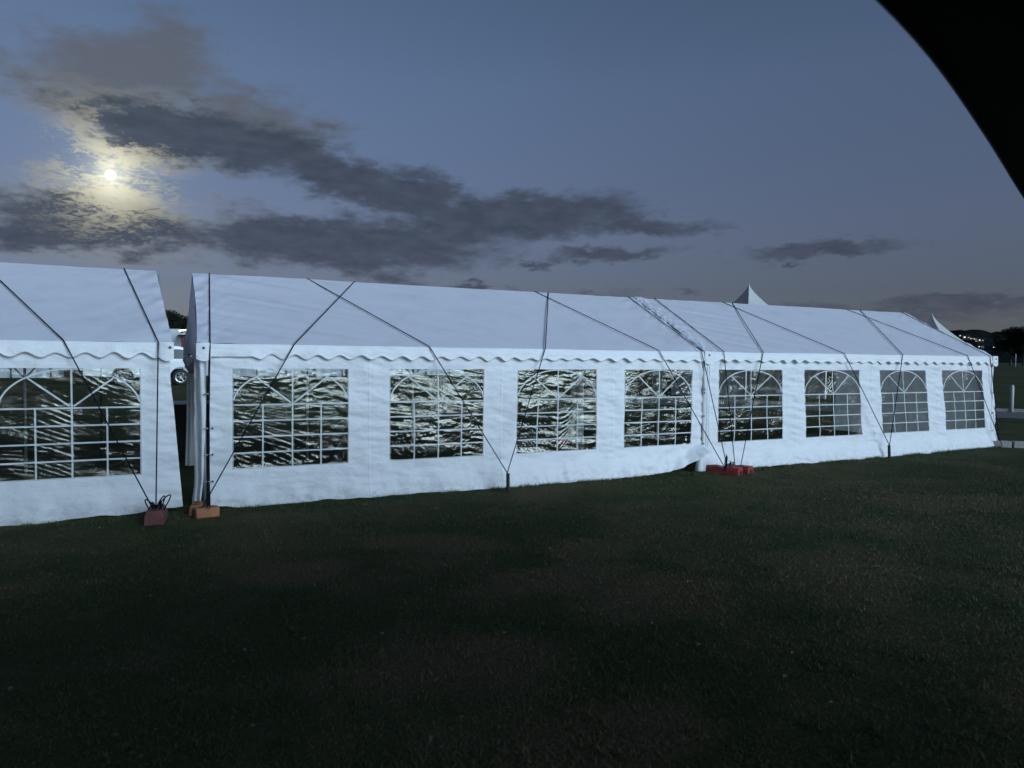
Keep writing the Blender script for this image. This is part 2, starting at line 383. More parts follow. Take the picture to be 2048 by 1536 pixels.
def wall_disp(x, z, joints):
    d = np.min(np.abs(np.asarray(x)[..., None]-np.asarray(joints)), -1)
    a = .022*fbm(x*1.1, z*1.3, 2)+.0055*fbm(x*7, z*9, 3, _n2)
    a = a+(.006+.026*np.exp(-d/.22))*fbm(x*2.6+40, z*13+x*1.5, 3, _n3)
    a = a+.010*fbm(x*2.0+9, z*9, 2, _n1)*sm(.45, .1, z)
    a = a+.030*fbm((x+z)*3+5, (z-x*.6)*7, 2, _n1)*sm(.75, .1, z)*sm(6.6, 7.6, x-3.1)*sm(8.4, 8.0, x-3.1)
    return a
def film_disp(x, z, wl, wr):
    e = np.minimum(np.minimum(x-wl, wr-x), np.minimum(z-WB, WT-z)); e = sm(0, .10, e)
    ang = -.22+.34*_n2(x*.6+3, z*.6)+.03*_n3(x*2., z*2.); t = z*np.cos(ang)-x*np.sin(ang); q = x*np.cos(ang)+z*np.sin(ang)
    m = .07+.93*sm(-.22, .22, fbm(x*1.2+20, z*1.5, 2, _n3))
    tri = lambda p: 2*np.abs(2*(p-np.floor(p+.5)))-1
    # taut pleats: long facets that tip up and down in turn
    p1 = t*16.5+1.3*_n1(q*.4+4, t*1.4)+.10*_n2(q*1.6, t*9)
    p2 = t*31+q*1.6+1.5*_n2(q*.6+40, t*2.0)+.12*_n1(q*3, t*16)
    a = m*(.0033*tri(p1)*(.4+.6*_n3(q*1.1, t*6)**2*2)+.0013*tri(p2)*sm(-.3, .4, _n1(q*1.3+9, t*4)))+.0006*fbm(q*9, t*50, 2, _n3)*m+.011*fbm(x*1.3, z*1.8, 2, _n2)
    # creases fanning out from where the cloth pulls on the film
    rr = np.random.default_rng(int(wl*37+400))
    for _ in range(4):
        ax = (wl-.05, wr+.05)[rr.integers(2)]; az_ = rr.uniform(WB, WT); dx = (x-ax)*(1 if ax < wl else -1); dz = z-az_
        r = np.hypot(dx, dz); th = np.arctan2(dz, dx+.05)
        a = a+.0075*r**.6*np.cos(th)**2*(1-2*np.abs(_n3(th*13+rr.uniform(0, 50), r*1.5)))*np.exp(-(r/.55)**2)
    return a*e

def build_marquee(xa, xb, panels, zbase, label, shear=lambda x: 0*x, roof_ends=None, far_posts=(), gables=(True, True), curtains=(), gable_wall_right=False, seed=0, val_start=None, bow_r=.06):
    org = (xa, 0., -.08)
    root = empty('marquee', org, label, 'marquee')
    P = dict(parent=root, org=org)
    joints = [p[0] for p in panels]+[panels[-1][1]]
    def surf(x, z, yo=0.):
        x = np.asarray(x, float); z = np.asarray(z, float)
        zb = zbase(x); zz = np.where(z < WB, zb+(WB-zb)*(z-(-.1))/(WB+.1), z)
        low = sm(.5, -.1, z)
        y = -.03+yo-wall_disp(x+seed, zz, np.array(joints)+seed)-.075*low**2*(1+.7*fbm(x*2.3+seed, z*0+2, 2))
        y = y-.10*low*sm(.06, .25, zb)-.022*low*fbm(x*6+seed, zz*3+x*2, 2, _n3)
        xs = x+shear(x)*(WT-zz)/(WT-WB)*sm(1.75, 1.2, zz)*1.0+.012*shear(x)*30*_n2(zz*5, x)*0
        return np.stack([xs, y, zz], -1)
    for pi, (pl, pr, wl, wr) in enumerate(panels):
        yo = 0.
        e = 0.
        def seg(a, b, s): return np.linspace(a, b, max(2, int(round((b-a)/s))+1))
        xs = np.concatenate([seg(pl-e, wl, .022)[:-1], seg(wl, wr, .03), seg(wr, pr+e, .022)[1:]])
        zs = np.concatenate([seg(-.1, WB, .024)[:-1], seg(WB, WT, .024), seg(WT, 1.98, .03)[1:]])
        X, Z = np.meshgrid(xs, zs, indexing='ij')
        V = surf(X, Z, yo).reshape(-1, 3)
        inside = lambda i, j: wl-1e-6 <= xs[i] and xs[i+1] <= wr+1e-6 and WB-1e-6 <= zs[j] and zs[j+1] <= WT+1e-6
        panel = mk('wall_panel', V, grid_faces(len(xs), len(zs), inside), M['wall'], smooth=True, **P)
        if pi < len(panels)-1:
            sx, sz = np.meshgrid([pr-.018, pr-.006, pr+.006, pr+.018], np.linspace(-.1, 1.96, 90), indexing='ij')
            sv = surf(sx, sz, -.0035); sv[0, :, 1] += .003; sv[3, :, 1] += .003
            mk('sewn_seam', sv.reshape(-1, 3), grid_faces(4, 90), M['wall'], parent=panel, smooth=True, org=org)
        # clear film and the printed glazing bars on it
        fx, fz = seg(wl, wr, .0135), seg(WB, WT, .0070)
        X, Z = np.meshgrid(fx, fz, indexing='ij')
        def film(x, z):
            p = surf(x, z, yo); p[..., 1] += .004-film_disp(np.asarray(x)+seed, np.asarray(z)+.37*pi, wl+seed, wr+seed)*1. if False else .004
            p[..., 1] -= film_disp(np.asarray(x)+seed*0, np.asarray(z), wl, wr)
            return p
        mk('window_film', film(X, Z).reshape(-1, 3), grid_faces(len(fx), len(fz)), M['film'], parent=panel, smooth=True, org=org)
        cx, hw = (wl+wr)/2, (wr-wl)/2; zc = WT-.465; ah = .445
        def ribbon(pts, w, name='glazing_bar'):
            q = [pts[0]]
            for a, b in zip(pts[:-1], pts[1:]):
                n = max(1, int(math.hypot(b[0]-a[0], b[1]-a[1])/.022)); q += [(a[0]+(b[0]-a[0])*t/n, a[1]+(b[1]-a[1])*t/n) for t in range(1, n+1)]
            q = np.array(q); t = np.gradient(q, axis=0); t /= np.linalg.norm(t, axis=1)[:, None]; nn = np.stack([-t[:, 1], t[:, 0]], 1)
            L, C_, R_ = q+nn*w/2, q, q-nn*w/2
            A = np.stack([L, C_, R_], 1); A[..., 0] = np.clip(A[..., 0], wl+.001, wr-.001); A[..., 1] = np.clip(A[..., 1], WB+.001, WT-.001)
            v = film(A[..., 0], A[..., 1]); v[..., 1] -= .0035
            mk(name, v.reshape(-1, 3), grid_faces(len(q), 3), M['bar'], parent=panel, smooth=True, org=org)
        bw = .019
        th = np.linspace(math.pi-.12, .12, 41)
        ribbon([(cx+(hw-.012)*math.cos(t), zc+.01+ah*math.sin(t)) for t in th], bw, 'glazing_arch')
        ribbon([(cx, WT-.02), (cx, WB)], bw)
        for s in (-1, 1): ribbon([(cx+s*hw/2, zc), (cx+s*hw/2, WB)], bw)
        for i in range(4): ribbon([(wl, zc-i*.2065), (wr, zc-i*.2065)], bw)
        for s in (-1, 1): ribbon([(cx+s*.02, zc+.02), (cx+s*hw*.60, zc+ah*.79)], bw)
        ribbon([(wl+.006, WT), (wl+.006, WB+.006), (wr-.006, WB+.006), (wr-.006, WT)], .014, 'window_border')
    # roof, two slopes
    rl, rr, el, er = roof_ends or (xa, xb, xa-.03, xb+.03)
    nx, nt_ = int((xb-xa)/.045), 56
    U, T = np.meshgrid(np.linspace(0, 1, nx), np.linspace(0, 1, nt_), indexing='ij')
    for side in (0, 1):
        le, re = el+(rl-el)*T, er+(rr-er)*T
        bow = np.sin(np.pi*T)
        re = re-bow_r*bow; le = le+.02*bow
        X = le+(re-le)*U
        sl = np.arctan2(ZR-ZE, YR)
        dl, dr = X-le, re-X
        D = -.012*np.sin(np.pi*T)*np.minimum(1, np.minimum(dl, dr)/.6)+.006*fbm(X*.8+seed, T*2, 2)
        D = D+.016*fbm(X*.9+seed, T*19+X*2.8, 2, _n3)*np.exp(-dl/1.9)+.030*fbm((X+T*1.1)*3.5+seed, (T*2.3-X*1.4)*6, 3, _n1)*np.exp(-dl/.30)
        D = D+.030*fbm(dr*5, T*17+dr*5, 3, _n2)*np.exp(-dr/.18)+.017*fbm(dr*2.2, T*11+dr*3, 2, _n3)*np.exp(-dr/.8)
        D = D+.0012*fbm(X*4, T*18, 2, _n2)
        Y = -.055+(YR+.055)*T; Z = ZE+.012+(ZR-ZE-.012)*T
        Y = Y-np.sin(sl)*D; Z = Z+np.cos(sl)*D
        if side: Y = 2*YR-Y
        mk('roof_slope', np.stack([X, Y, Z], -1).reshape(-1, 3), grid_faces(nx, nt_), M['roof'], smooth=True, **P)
        # valance with scalloped hem
        vx = np.arange(el, er+.001, .014); nr = 9
        ph = 2*np.pi*(vx-.09)/.292+.9*_n2(vx*.7+seed, vx*0)
        amp = (.028+.016*_n1(vx*1.7+seed, vx*0+4))*sm(-.1, .2, .8-np.abs(0*vx))
        if val_start is not None: amp = amp*sm(val_start-.05, val_start+.25, vx)
        hem = 1.855-amp*np.cos(ph)*.95+.006*_n3(vx*2, vx*0)
        rows = []
        for r in range(nr):
            t = r/(nr-1)
            z = ZE+.012+(hem-ZE-.012)*t
            y = -.055-.016*np.sin(np.pi*min(1, t*2.2)/2)-.007*np.sin(t*13+2*_n2(vx*.8+seed, vx*0+7))*(t < .75)*np.clip(_n3(vx*.9+seed, vx*0+2)+.4, 0, 1)+.004*fbm(vx*2+seed, vx*0+t*9, 2, _n3)+t*t*(.020*np.cos(ph*.5+1)*_n2(vx*3+seed, vx*0)-.012)
            rows.append(np.stack([vx, (2*YR-y) if side else y, z], -1))
        V = np.stack(rows, 1)
        val = mk('valance', V.reshape(-1, 3), grid_faces(len(vx), nr), M['wall'], smooth=True, **P)
        h = V[:, -1]; sgn = 1 if side else -1
        a = h.copy(); a[:, 1] += sgn*.004; a[:, 2] += .004; b = h.copy(); b[:, 1] += sgn*.004; b[:, 2] -= .005; c = h.copy(); c[:, 1] -= sgn*.004; c[:, 2] -= .005
        mk('hem_binding', np.stack([a, b, c], 1).reshape(-1, 3), grid_faces(len(vx), 3), M['trim'], parent=val, smooth=True, org=org)
    # frame
    fr = M['steel']
    xp = [xa+.06, *far_posts, xb-.06]
    for x in xp:
        for y in ((.07, YD-.06) if x in (xp[0], xp[-1]) else (YD-.06,)):
            MB().tube([(x, y, -.08), (x, y, ZE-.02)], .021, 10).build('post', fr, smooth=True, **P)
        MB().tube([(x, .05, ZE-.02), (x, YR, ZR-.06), (x, YD-.05, ZE-.02)], .019, 8).build('rafter', fr, **P)
        if x not in (xp[0], xp[-1]):
            for s in (-1, 1): MB().tube([(x, YD-.06, 1.45), (x+s*.42, YD-.06, ZE-.05)], .013, 6).build('brace', fr, **P)
    MB().tube([(xa, .05, ZE-.02), (xb, .05, ZE-.02)], .019, 8).build('eave_beam', fr, **P)
    MB().tube([(xa, YD-.05, ZE-.02), (xb, YD-.05, ZE-.02)], .019, 8).build('eave_beam', fr, **P)
    MB().tube([(max(xa,rl)+.05, YR, ZR-.06), (min(xb,rr)-.05, YR, ZR-.06)], .019, 8).build('ridge_beam', fr, **P)
    # gable cloths
    for gi, on in enumerate(gables):
        if not on: continue
        n = 40; v = []
        for i in range(n):
            y = YD*i/(n-1); zt = ZE+(ZR-ZE)*(1-abs(y-YR)/YR)-.01
            for j in range(13):
                t = j/12; z = (ZE-.12)*(1-t)+zt*t
                e = el if gi == 0 else er; rdg = rl if gi == 0 else rr
                x = e+(rdg-e)*sm(ZE, ZR, z)+(.012 if gi == 0 else -.012)+.02*float(fbm(y*3, z*4, 2, _n3))
                v.append((x, y, z))
        mk('gable_cloth', v, grid_faces(n, 13), M['roof'], smooth=True, **P)
    if gable_wall_right:
        n, m_ = 110, 46; Y, Z = np.meshgrid(np.linspace(.10, YD-.05, n), np.linspace(-.06, 1.92, m_), indexing='ij')
        X = xb-.02+.025*fbm(Y*2, Z*2, 3, _n2)+.010*fbm(Y*9, Z*2, 2, _n3)
        mk('gable_wall', np.stack([X, Y, Z], -1).reshape(-1, 3), grid_faces(n, m_), M['wall'], smooth=True, **P)
    # gathered side curtains tied back at posts
    for (x, y, r, z0, z1, tie) in curtains:
        n, m_ = 40, 24; v = []
        for i in range(m_):
            t = i/(m_-1); z = z0+(z1-z0)*t
            pin = 1-.45*math.exp(-((z-tie)/.12)**2)
            for j in range(n):
                a = 2*math.pi*j/n
                q = r*pin*(1+.28*math.sin(a*6+.8*t)+.15*math.sin(a*11+2*t))*(1.25-.35*t)
                v.append((x+q*math.cos(a)*.8+.02*math.sin(3*t), y+q*math.sin(a), z))
        f = [(i*n+j, i*n+(j+1) % n, (i+1)*n+(j+1) % n, (i+1)*n+j) for i in range(m_-1) for j in range(n)]
        mk('gathered_curtain', v, f, M['curtain'], smooth=True, **P)
    return root, org

def zb_left(x): return np.interp(x, [-6, -2.1, -1.6, -1.15, -1.05, -.9, -.56, -.24], [-.075, -.085, -.078, -.035, -.03, -.055, -.02, -.01])+.011*_n2(np.asarray(x)*4.5, np.asarray(x)*0)+.005*_n3(np.asarray(x)*13, np.asarray(x)*0)
def zb_a(x): return np.interp(x, [0, .25, .6, 2.2, 4.2, 6.0, 6.7, 7.1, 7.35, 7.55, 7.8, 8.05], [-.02, -.035, -.06, -.07, -.075, -.07, -.065, -.05, -.03, .03, .15, .26])+.011*_n2(np.asarray(x)*4.5, np.asarray(x)*0)+.005*_n3(np.asarray(x)*13, np.asarray(x)*0)
def zb_b(x): return np.interp(x, [8, 8.3, 9.2, 12, 15, 16.1, 16.5], [-.05, -.05, -.05, -.06, -.055, -.03, .02])+.011*_n2(np.asarray(x)*4.5, np.asarray(x)*0)+.005*_n3(np.asarray(x)*13, np.asarray(x)*0)

left, left_org = build_marquee(-8.5, -.36, [(-8.4, -6.4, -8.1, -6.65), (-6.4, -4.4, -6.12, -4.68), (-4.4, -2.37, -4.12, -2.65), (-2.37, -.33, -2.09, -.65)], zb_left,
    'white marquee cut off by the left edge of the photo', roof_ends=(-8.5, -.47, -8.5, -.30), far_posts=(-4.4, -2.37), shear=lambda x: .10*sm(-.62, -.33, x), gables=(True, True), seed=31.3, bow_r=.0)
ma, ma_org = build_marquee(0., 8.1, [(.115, 2.155, .38, 1.87), (2.155, 4.17, 2.44, 3.885), (4.17, 6.17, 4.43, 5.87), (6.17, 8.03, 6.40, 7.81)], zb_a,
    'middle white marquee with four wrinkled windows between the gap and the red weights', roof_ends=(.02, 8.16, -.03, 8.12), far_posts=(2.1, 4.18),
    gables=(True, False), curtains=[(.05, 3.6, .072, -.02, 1.80, 1.62), (8.02, 4.12, .13, -.05, 1.98, .9)], seed=3.1, val_start=.55)
mb, mb_org = build_marquee(8.14, 16.42, [(8.14, 10.24, 8.40, 9.93), (10.24, 12.34, 10.50, 12.0), (12.34, 14.36, 12.59, 14.05), (14.36, 16.36, 14.59, 15.99)], zb_b,
    'right-hand white marquee from the red weights to the far corner', shear=lambda x: .06*sm(8.3, 10, x)+.13*sm(9.9, 13, x), roof_ends=(8.20, 16.30, 8.13, 16.45), far_posts=(10.3, 14.3),
    gables=(False, True), curtains=[(10.3, 4.12, .12, 1.0, 1.98, 1.1), (11.9, 4.12, .14, .1, 1.98, .9)], gable_wall_right=True, seed=57.7)

def corner_details():
    # left end of the middle marquee: loose return flap, laced gap
    n, m_ = 14, 60; v = []
    for i in range(n):
        for j in range(m_):
            s, z = i/(n-1), -.04+(1.9+.04)*j/(m_-1)
            x = -.055-.03*sm(.35, 0, z)+s*(.125-.03*sm(1.2, .3, z)); y = -.035-.035*math.sin(s*math.pi)-.02*math.sin(s*9+z*2)+.15*(1-s)
            v.append((x+.006*float(_n2(z*6, s*3)), y-.03*float(sm(.3, 0, z)), z))
    mk('corner_flap', v, grid_faces(n, m_), M['wall'], ma, True, ma_org)
    for z in (1.38, .95, .62, .28):
        MB().tube([(.045, -.07, z), (.085, -.085, z+.005), (.125, -.06, z)], .006, 6).build('lacing_loop', M['bar'], ma, True, ma_org)
        MB().disc((.145 if z < 1 else .06, -.062, z), (0, 1, 0), .012, .012, 10).build('eyelet', M['eyelet'], ma, False, ma_org)
    # bundled cloth under the gable, tied up with a short cord
    n, m_ = 18, 22; v = []
    for i in range(m_):
        t = i/(m_-1); c = (0.03-.05*t, .25+3.3*t, 1.93-.16*math.sin(math.pi*t)-.12*t)
        for j in range(n):
            a = 2*math.pi*j/n; q = (.055+.05*math.sin(math.pi*t))*(1+.35*float(_n2(t*9, j*1.3)))
            v.append((c[0]+q*.7*math.cos(a), c[1]+.03*math.sin(a*3), c[2]+q*math.sin(a)))
    mk('bundled_cloth', v, [(i*n+j, i*n+(j+1) % n, (i+1)*n+(j+1) % n, (i+1)*n+j) for i in range(m_-1) for j in range(n)], M['curtain'], ma, True, ma_org)
    MB().tube([(.05, .2, 1.88), (-.02, 3.45, 1.64)], .012, 6).build('tie_cord', M['strap'], ma, True, ma_org)
    # covers on the eave corners
    def cover(x0, x1, par, org, dx):
        n, m_ = 10, 12; v = []
        for i in range(n):
            for j in range(m_):
                s, t = i/(n-1), j/(m_-1); z = 2.02-.20*t-.03*math.sin(math.pi*s)*t
                v.append((x0+(x1-x0)*s, -.086-.01*math.sin(math.pi*s)-.01*t, z))
        mk('corner_cover', v, grid_faces(n, m_), M['wall'], par, True, org)
        MB().disc((x0+(x1-x0)*dx, -.102, 1.955), (0, 1, 0), .017, .008, 12).build('eyelet', M['eyelet'], par, False, org)
    cover(-.04, .13, ma, ma_org, .5); cover(-.44, -.29, left, left_org, .72); cover(8.03, 8.24, mb, mb_org, .4); cover(16.28, 16.46, mb, mb_org, .5)
    # sleeve folds where the two marquees meet
    for (x, r, par, org) in ((8.065, .034, ma, ma_org), (8.125, .030, mb, mb_org), (8.175, .022, mb, mb_org)):
        n, m_ = 12, 50; v = []
        for i in range(m_):
            z = -.06+1.98*i/(m_-1)
            for j in range(n):
                a = 2*math.pi*j/n; q = r*(1+.25*float(_n1(z*4+x*9, j*.5))+1.5*float(sm(.4, -.05, z)))
                v.append((x+q*math.cos(a)-.06*float(sm(.5, 0, z)), -.045+q*math.sin(a)*.9, z))
        mk('pole_sleeve', v, [(i*n+j, i*n+(j+1) % n, (i+1)*n+(j+1) % n, (i+1)*n+j) for i in range(m_-1) for j in range(n)], M['wall'], par, True, org)
    for z in (1.36, 1.30, .9, .42): MB().disc((8.035, -.085, z), (0, 1, 0), .013, .012, 10).build('eyelet', M['eyelet'], ma, False, ma_org)
    # ruched roof joint between the two
    n, m_ = 12, 150; v = []
    for i in range(m_):
        t = i/(m_-1)
        for j in range(n):
            s = j/(n-1); x = 8.13+.05*t-.09+.18*s; lift = .02*math.sin(math.pi*s)*(1+.9*float(fbm(s*3, t*34+s*4, 2, _n2)))+.012*float(fbm(s*5, t*50, 2, _n3))
            sl = math.atan2(ZR-ZE, YR)
            v.append((x+.02*float(_n1(t*14, 3)), -.06+(YR+.06)*t-math.sin(sl)*(lift+.012), 2.012+(ZR-2.012)*t+math.cos(sl)*(lift+.012)))
    mk('roof_joint', v, grid_faces(m_, n), M['roof'], mb, True, mb_org)
    # right-hand corner flap
    n, m_ = 12, 50; v = []
    for i in range(n):
        for j in range(m_):
            s, z = i/(n-1), -.05+1.98*j/(m_-1)
            v.append((16.33+.17*s+.05*float(sm(.6, 0, z)), -.03-.04*math.sin(s*math.pi)+.16*s*s+.012*math.sin(s*8+z*3), z))
    mk('corner_flap', v, grid_faces(n, m_), M['wall'], mb, True, mb_org)
    for z in (1.75, 1.2, .75, .35): MB().disc((16.37, -.075, z), (0, 1, 0), .014, .012, 10).build('eyelet', M['eyelet'], mb, False, mb_org)
corner_details()

# ------------------------------------------------------------------ guy straps
def strap(ridge_x, eave_x, end, label, tail=None, eave_z=2.022, r=.0076):
    g = 'dark straps tied over the marquee roofs'
    ey = -.085
    far = (2*ridge_x-eave_x, 2*YR-ey, eave_z); fend = (far[0]+(end[0]-eave_x), 2*YR-end[1], -.06)
    pts = [fend, far, (ridge_x, YR, ZR+.010), (eave_x, ey, eave_z), end]
    o = MB().tube(pts, r, 6).build('guy_strap', M['strap'], None, False, (end[0], end[1], end[2]))
    tag(o, label, 'strap', g)
    if tail: tail(o, end)
    return o
def loops(n, spread, h, seed):
    def f(o, e):
        rr = random.Random(seed)
        for i in range(n):
            a = rr.uniform(-1, 1)*spread; hh = h*rr.uniform(.6, 1.1); pts = []
            for t in np.linspace(0, 1, 12):
                pts.append((e[0]+a*math.sin(math.pi*t)*1.0+a*.5*t, e[1]-.05-.05*math.sin(math.pi*t)*rr.uniform(.9, 1.1), e[2]+hh*math.sin(math.pi*t)**.8*(1-t*.2)-.06*t))
            MB().tube(pts, .0075, 5).build('loose_tail', M['strap'], o, True, (e[0], e[1], e[2]))
    return f
strap(-2.6, -1.44, (-.53, -.54, .08), 'strap slanting down across the window of the left marquee to the dull red weight')
strap(-.88, -.46, (-.50, -.52, .08), 'strap hanging straight to the dull red weight at the end of the left marquee', loops(6, .17, .20, 3))
strap(.26, .12, (.06, -.44, .035), 'near upright strap at the left end of the middle marquee, above the orange weight')
strap(2.48, 1.14, (.0, -.45, .035), 'strap leaning left across the first middle window down to the orange weight')
strap(1.72, 3.0, (4.10, -.42, .185), 'strap crossing the second middle window rightwards to the nearer picket')
strap(6.14, 4.88, (4.085, -.42, .185), 'strap coming steeply down the left of the third middle window to the nearer picket')
strap(5.86, 7.04, (8.27, -.36, .035), 'strap slanting across the fourth middle window to the red weights', loops(3, .08, .26, 8))
strap(7.96, 7.95, (8.33, -.36, .035), 'strap following the joint between the two right marquees down to the red weights', loops(2, .10, .20, 9))
strap(8.59, 8.45, (8.64, -.22, .03), 'thin strap down the left side of the first window right of the joint')
strap(10.66, 9.38, (8.70, -.30, .03), 'strap leaning left over the first window right of the joint')
strap(10.39, 11.5, (12.72, -.22, .185), 'strap slanting right between second and third right windows to the farther picket')
strap(14.68, 13.22, (12.71, -.22, .185), 'strap leaning left across the third right window to the farther picket')
strap(14.2, 15.36, (16.55, -.20, .0), 'strap slanting across the last window to the far corner')
strap(16.19, 16.17, (16.62, -.10, .0), 'strap running along the far gable edge and down the far corner')

# ------------------------------------------------------------------ weights and pickets
def weight_block(loc, rot, size, m, label, notch=True, group=None):
    L, W_, H = size
    root = empty('tent_weight', loc, label, 'weight', group); root.rotation_euler.z = rot
    prof = [(-W_/2, 0), (W_/2, 0), (W_/2*.94, H*.62), (W_/2*.72, H), (-W_/2*.72, H), (-W_/2*.94, H*.62)]
    n = 9; v = []
    for i in range(n):
        x = -L/2+L*i/(n-1); s = 1 if 0 < i < n-1 else .96
        k = .86 if i in (4,) else 1.
        for (y, z) in prof: v.append((x, y*s*(1-.05*(k < 1)), z*(k if z > H*.8 else 1)))
    p = len(prof); f = [(i*p+j, i*p+(j+1) % p, (i+1)*p+(j+1) % p, (i+1)*p+j) for i in range(n-1) for j in range(p)]
    f += [tuple(range(p))[::-1], tuple((n-1)*p+j for j in range(p))]
    bevel(mk('body', v, f, m, root), .012, 2)
    if notch:
        for s in (-1, 1):
            nb = MB().box((s*L/2-.012, -W_*.20, H*.12), (s*L/2+.012, W_*.20, H*.55)); nb.build('handle_recess', M['blackplastic'], root)
    for x in (-L*.22, L*.22): MB().disc((x, 0, H*1.0), (0, 0, 1), W_*.17, .012, 14).build('socket_ring', M['blackplastic'], root)
    MB().disc((L*.36, W_*.5, H*.22), (0, 1, 0), .022, .02, 10).build('filler_cap', M['bar'], root)
    return root
weight_block((-.50, -.50, -.08), R(84), (.42, .225, .165), M['maroon'], 'dull red plastic weight at the end of the left marquee', False)
weight_block((.05, -.44, -.08), R(8), (.27, .17, .120), M['orange'], 'front orange plastic weight at the corner of the middle marquee', False)
weight_block((-.05, -.22, -.08), R(80), (.30, .15, .130), M['orange'], 'orange plastic weight tucked behind the front orange one')
weight_block((8.30, -.30, -.085), R(-64), (.62, .23, .130), M['red'], 'bright red plastic weight nearest the camera below the tent joint')
weight_block((8.64, -.22, -.085), R(-70), (.60, .23, .125), M['red'], 'bright red plastic weight behind and right of its twin at the joint')
weight_block((7.85, 4.3, -.08), R(10), (.62, .23, .165), M['red'], 'red weight seen through the third window at the back of the middle marquee')

def picket(loc, h, label, lean):
    v = []; f = []
    mb = MB()
    for k in range(3):
        a = R(90+120*k+15); d = Vector((math.cos(a), math.sin(a), 0)); n = Vector((-d.y, d.x, 0))
        w, t = .030, .0045
        p0 = n*t; p1 = d*w+n*t*.6; p2 = d*w-n*t*.6; p3 = -n*t
        q = [p0, p1, p2, p3]
        mb.add([(x.x, x.y, -.12) for x in q]+[(x.x+lean*h, x.y, h) for x in q], [(0,1,5,4),(1,2,6,5),(2,3,7,6),(4,5,6,7),(3,2,1,0),(0,4,7,3)])
    o = mb.build('star_picket', M['black'], None); o.location = loc
    return tag(o, label, 'picket', 'black steel pickets holding straps')
picket((4.10, -.43, -.08), .275, 'black steel picket in the grass below the second and third middle windows', -.03)
picket((12.72, -.23, -.05), .25, 'black steel picket in the grass before the third window of the right marquee', -.12)

# white blocks lying by the far corner
def kerb_block(c, L, rot, label):
    o = MB().box((-L/2, -.10, 0), (L/2, .10, .145)).build('concrete_block', M['concrete'], None); o.location = c; o.rotation_euler.z = rot
    bevel(o, .012, 2); tag(o, label, 'block', 'pale blocks on the grass by the far corner')
kerb_block((16.62, -.10, -.03), .42, R(-38), 'short pale concrete block touching the far corner of the right marquee')
kerb_block((17.13, -.50, -.03), .80, R(-38), 'pale concrete block on the grass cut off by the right edge of the photo')

def bollard(loc, h, label):
    root = empty('bollard', loc, label, 'bollard')
    MB().tube([(0, 0, -.1), (0, 0, h*.93), (0, 0, h*.98), (0, 0, h)], [.065, .062, .045, .02], 12).build('post', M['panel'], root, True)
    MB().box((-.11, -.11, -.1), (.11, .11, .05)).build('footing', M['concrete'], root)
bollard((27.3, 5.62, .05), 1.02, 'white round post standing beside the grey path at the right')
bollard((113, 53, 1.2), 1.9, 'small bright white marker in front of the dark trees on the right')

# ------------------------------------------------------------------ table in the gap
def table():
    root = empty('draped_table', (.02, 5.35, -.08), 'black draped table with pale top seen through the gap between marquees', 'table')
    n = 60; v = []
    per = []
    for (a, b) in (((-.42, -.28), (.42, -.28)), ((.42, -.28), (.42, .28)), ((.42, .28), (-.42, .28)), ((-.42, .28), (-.42, -.28))):
        for i in range(15): per.append((a[0]+(b[0]-a[0])*i/15, a[1]+(b[1]-a[1])*i/15))
    for j in range(8):
        t = j/7
        for i, (x, y) in enumerate(per):
            q = 1+.05*t*math.sin(i*1.7)+.05*t; v.append((x*q, y*q, 1.0-.98*t))
    f = [(j*n+i, (j+1)*n+i, (j+1)*n+(i+1) % n, j*n+(i+1) % n) for j in range(7) for i in range(n)]
    mk('cloth', v, f, M['blackcloth'], root, True)
    bevel(MB().box((-.45, -.31, 1.0), (.45, .31, 1.035)).build('table_top', M['panel'], root), .006)
    for sx in (-1, 1):
        for sy in (-1, 1): MB().tube([(sx*.38, sy*.24, 0), (sx*.38, sy*.24, 1.0)], .018, 8).build('leg', M['steel'], root)
table()

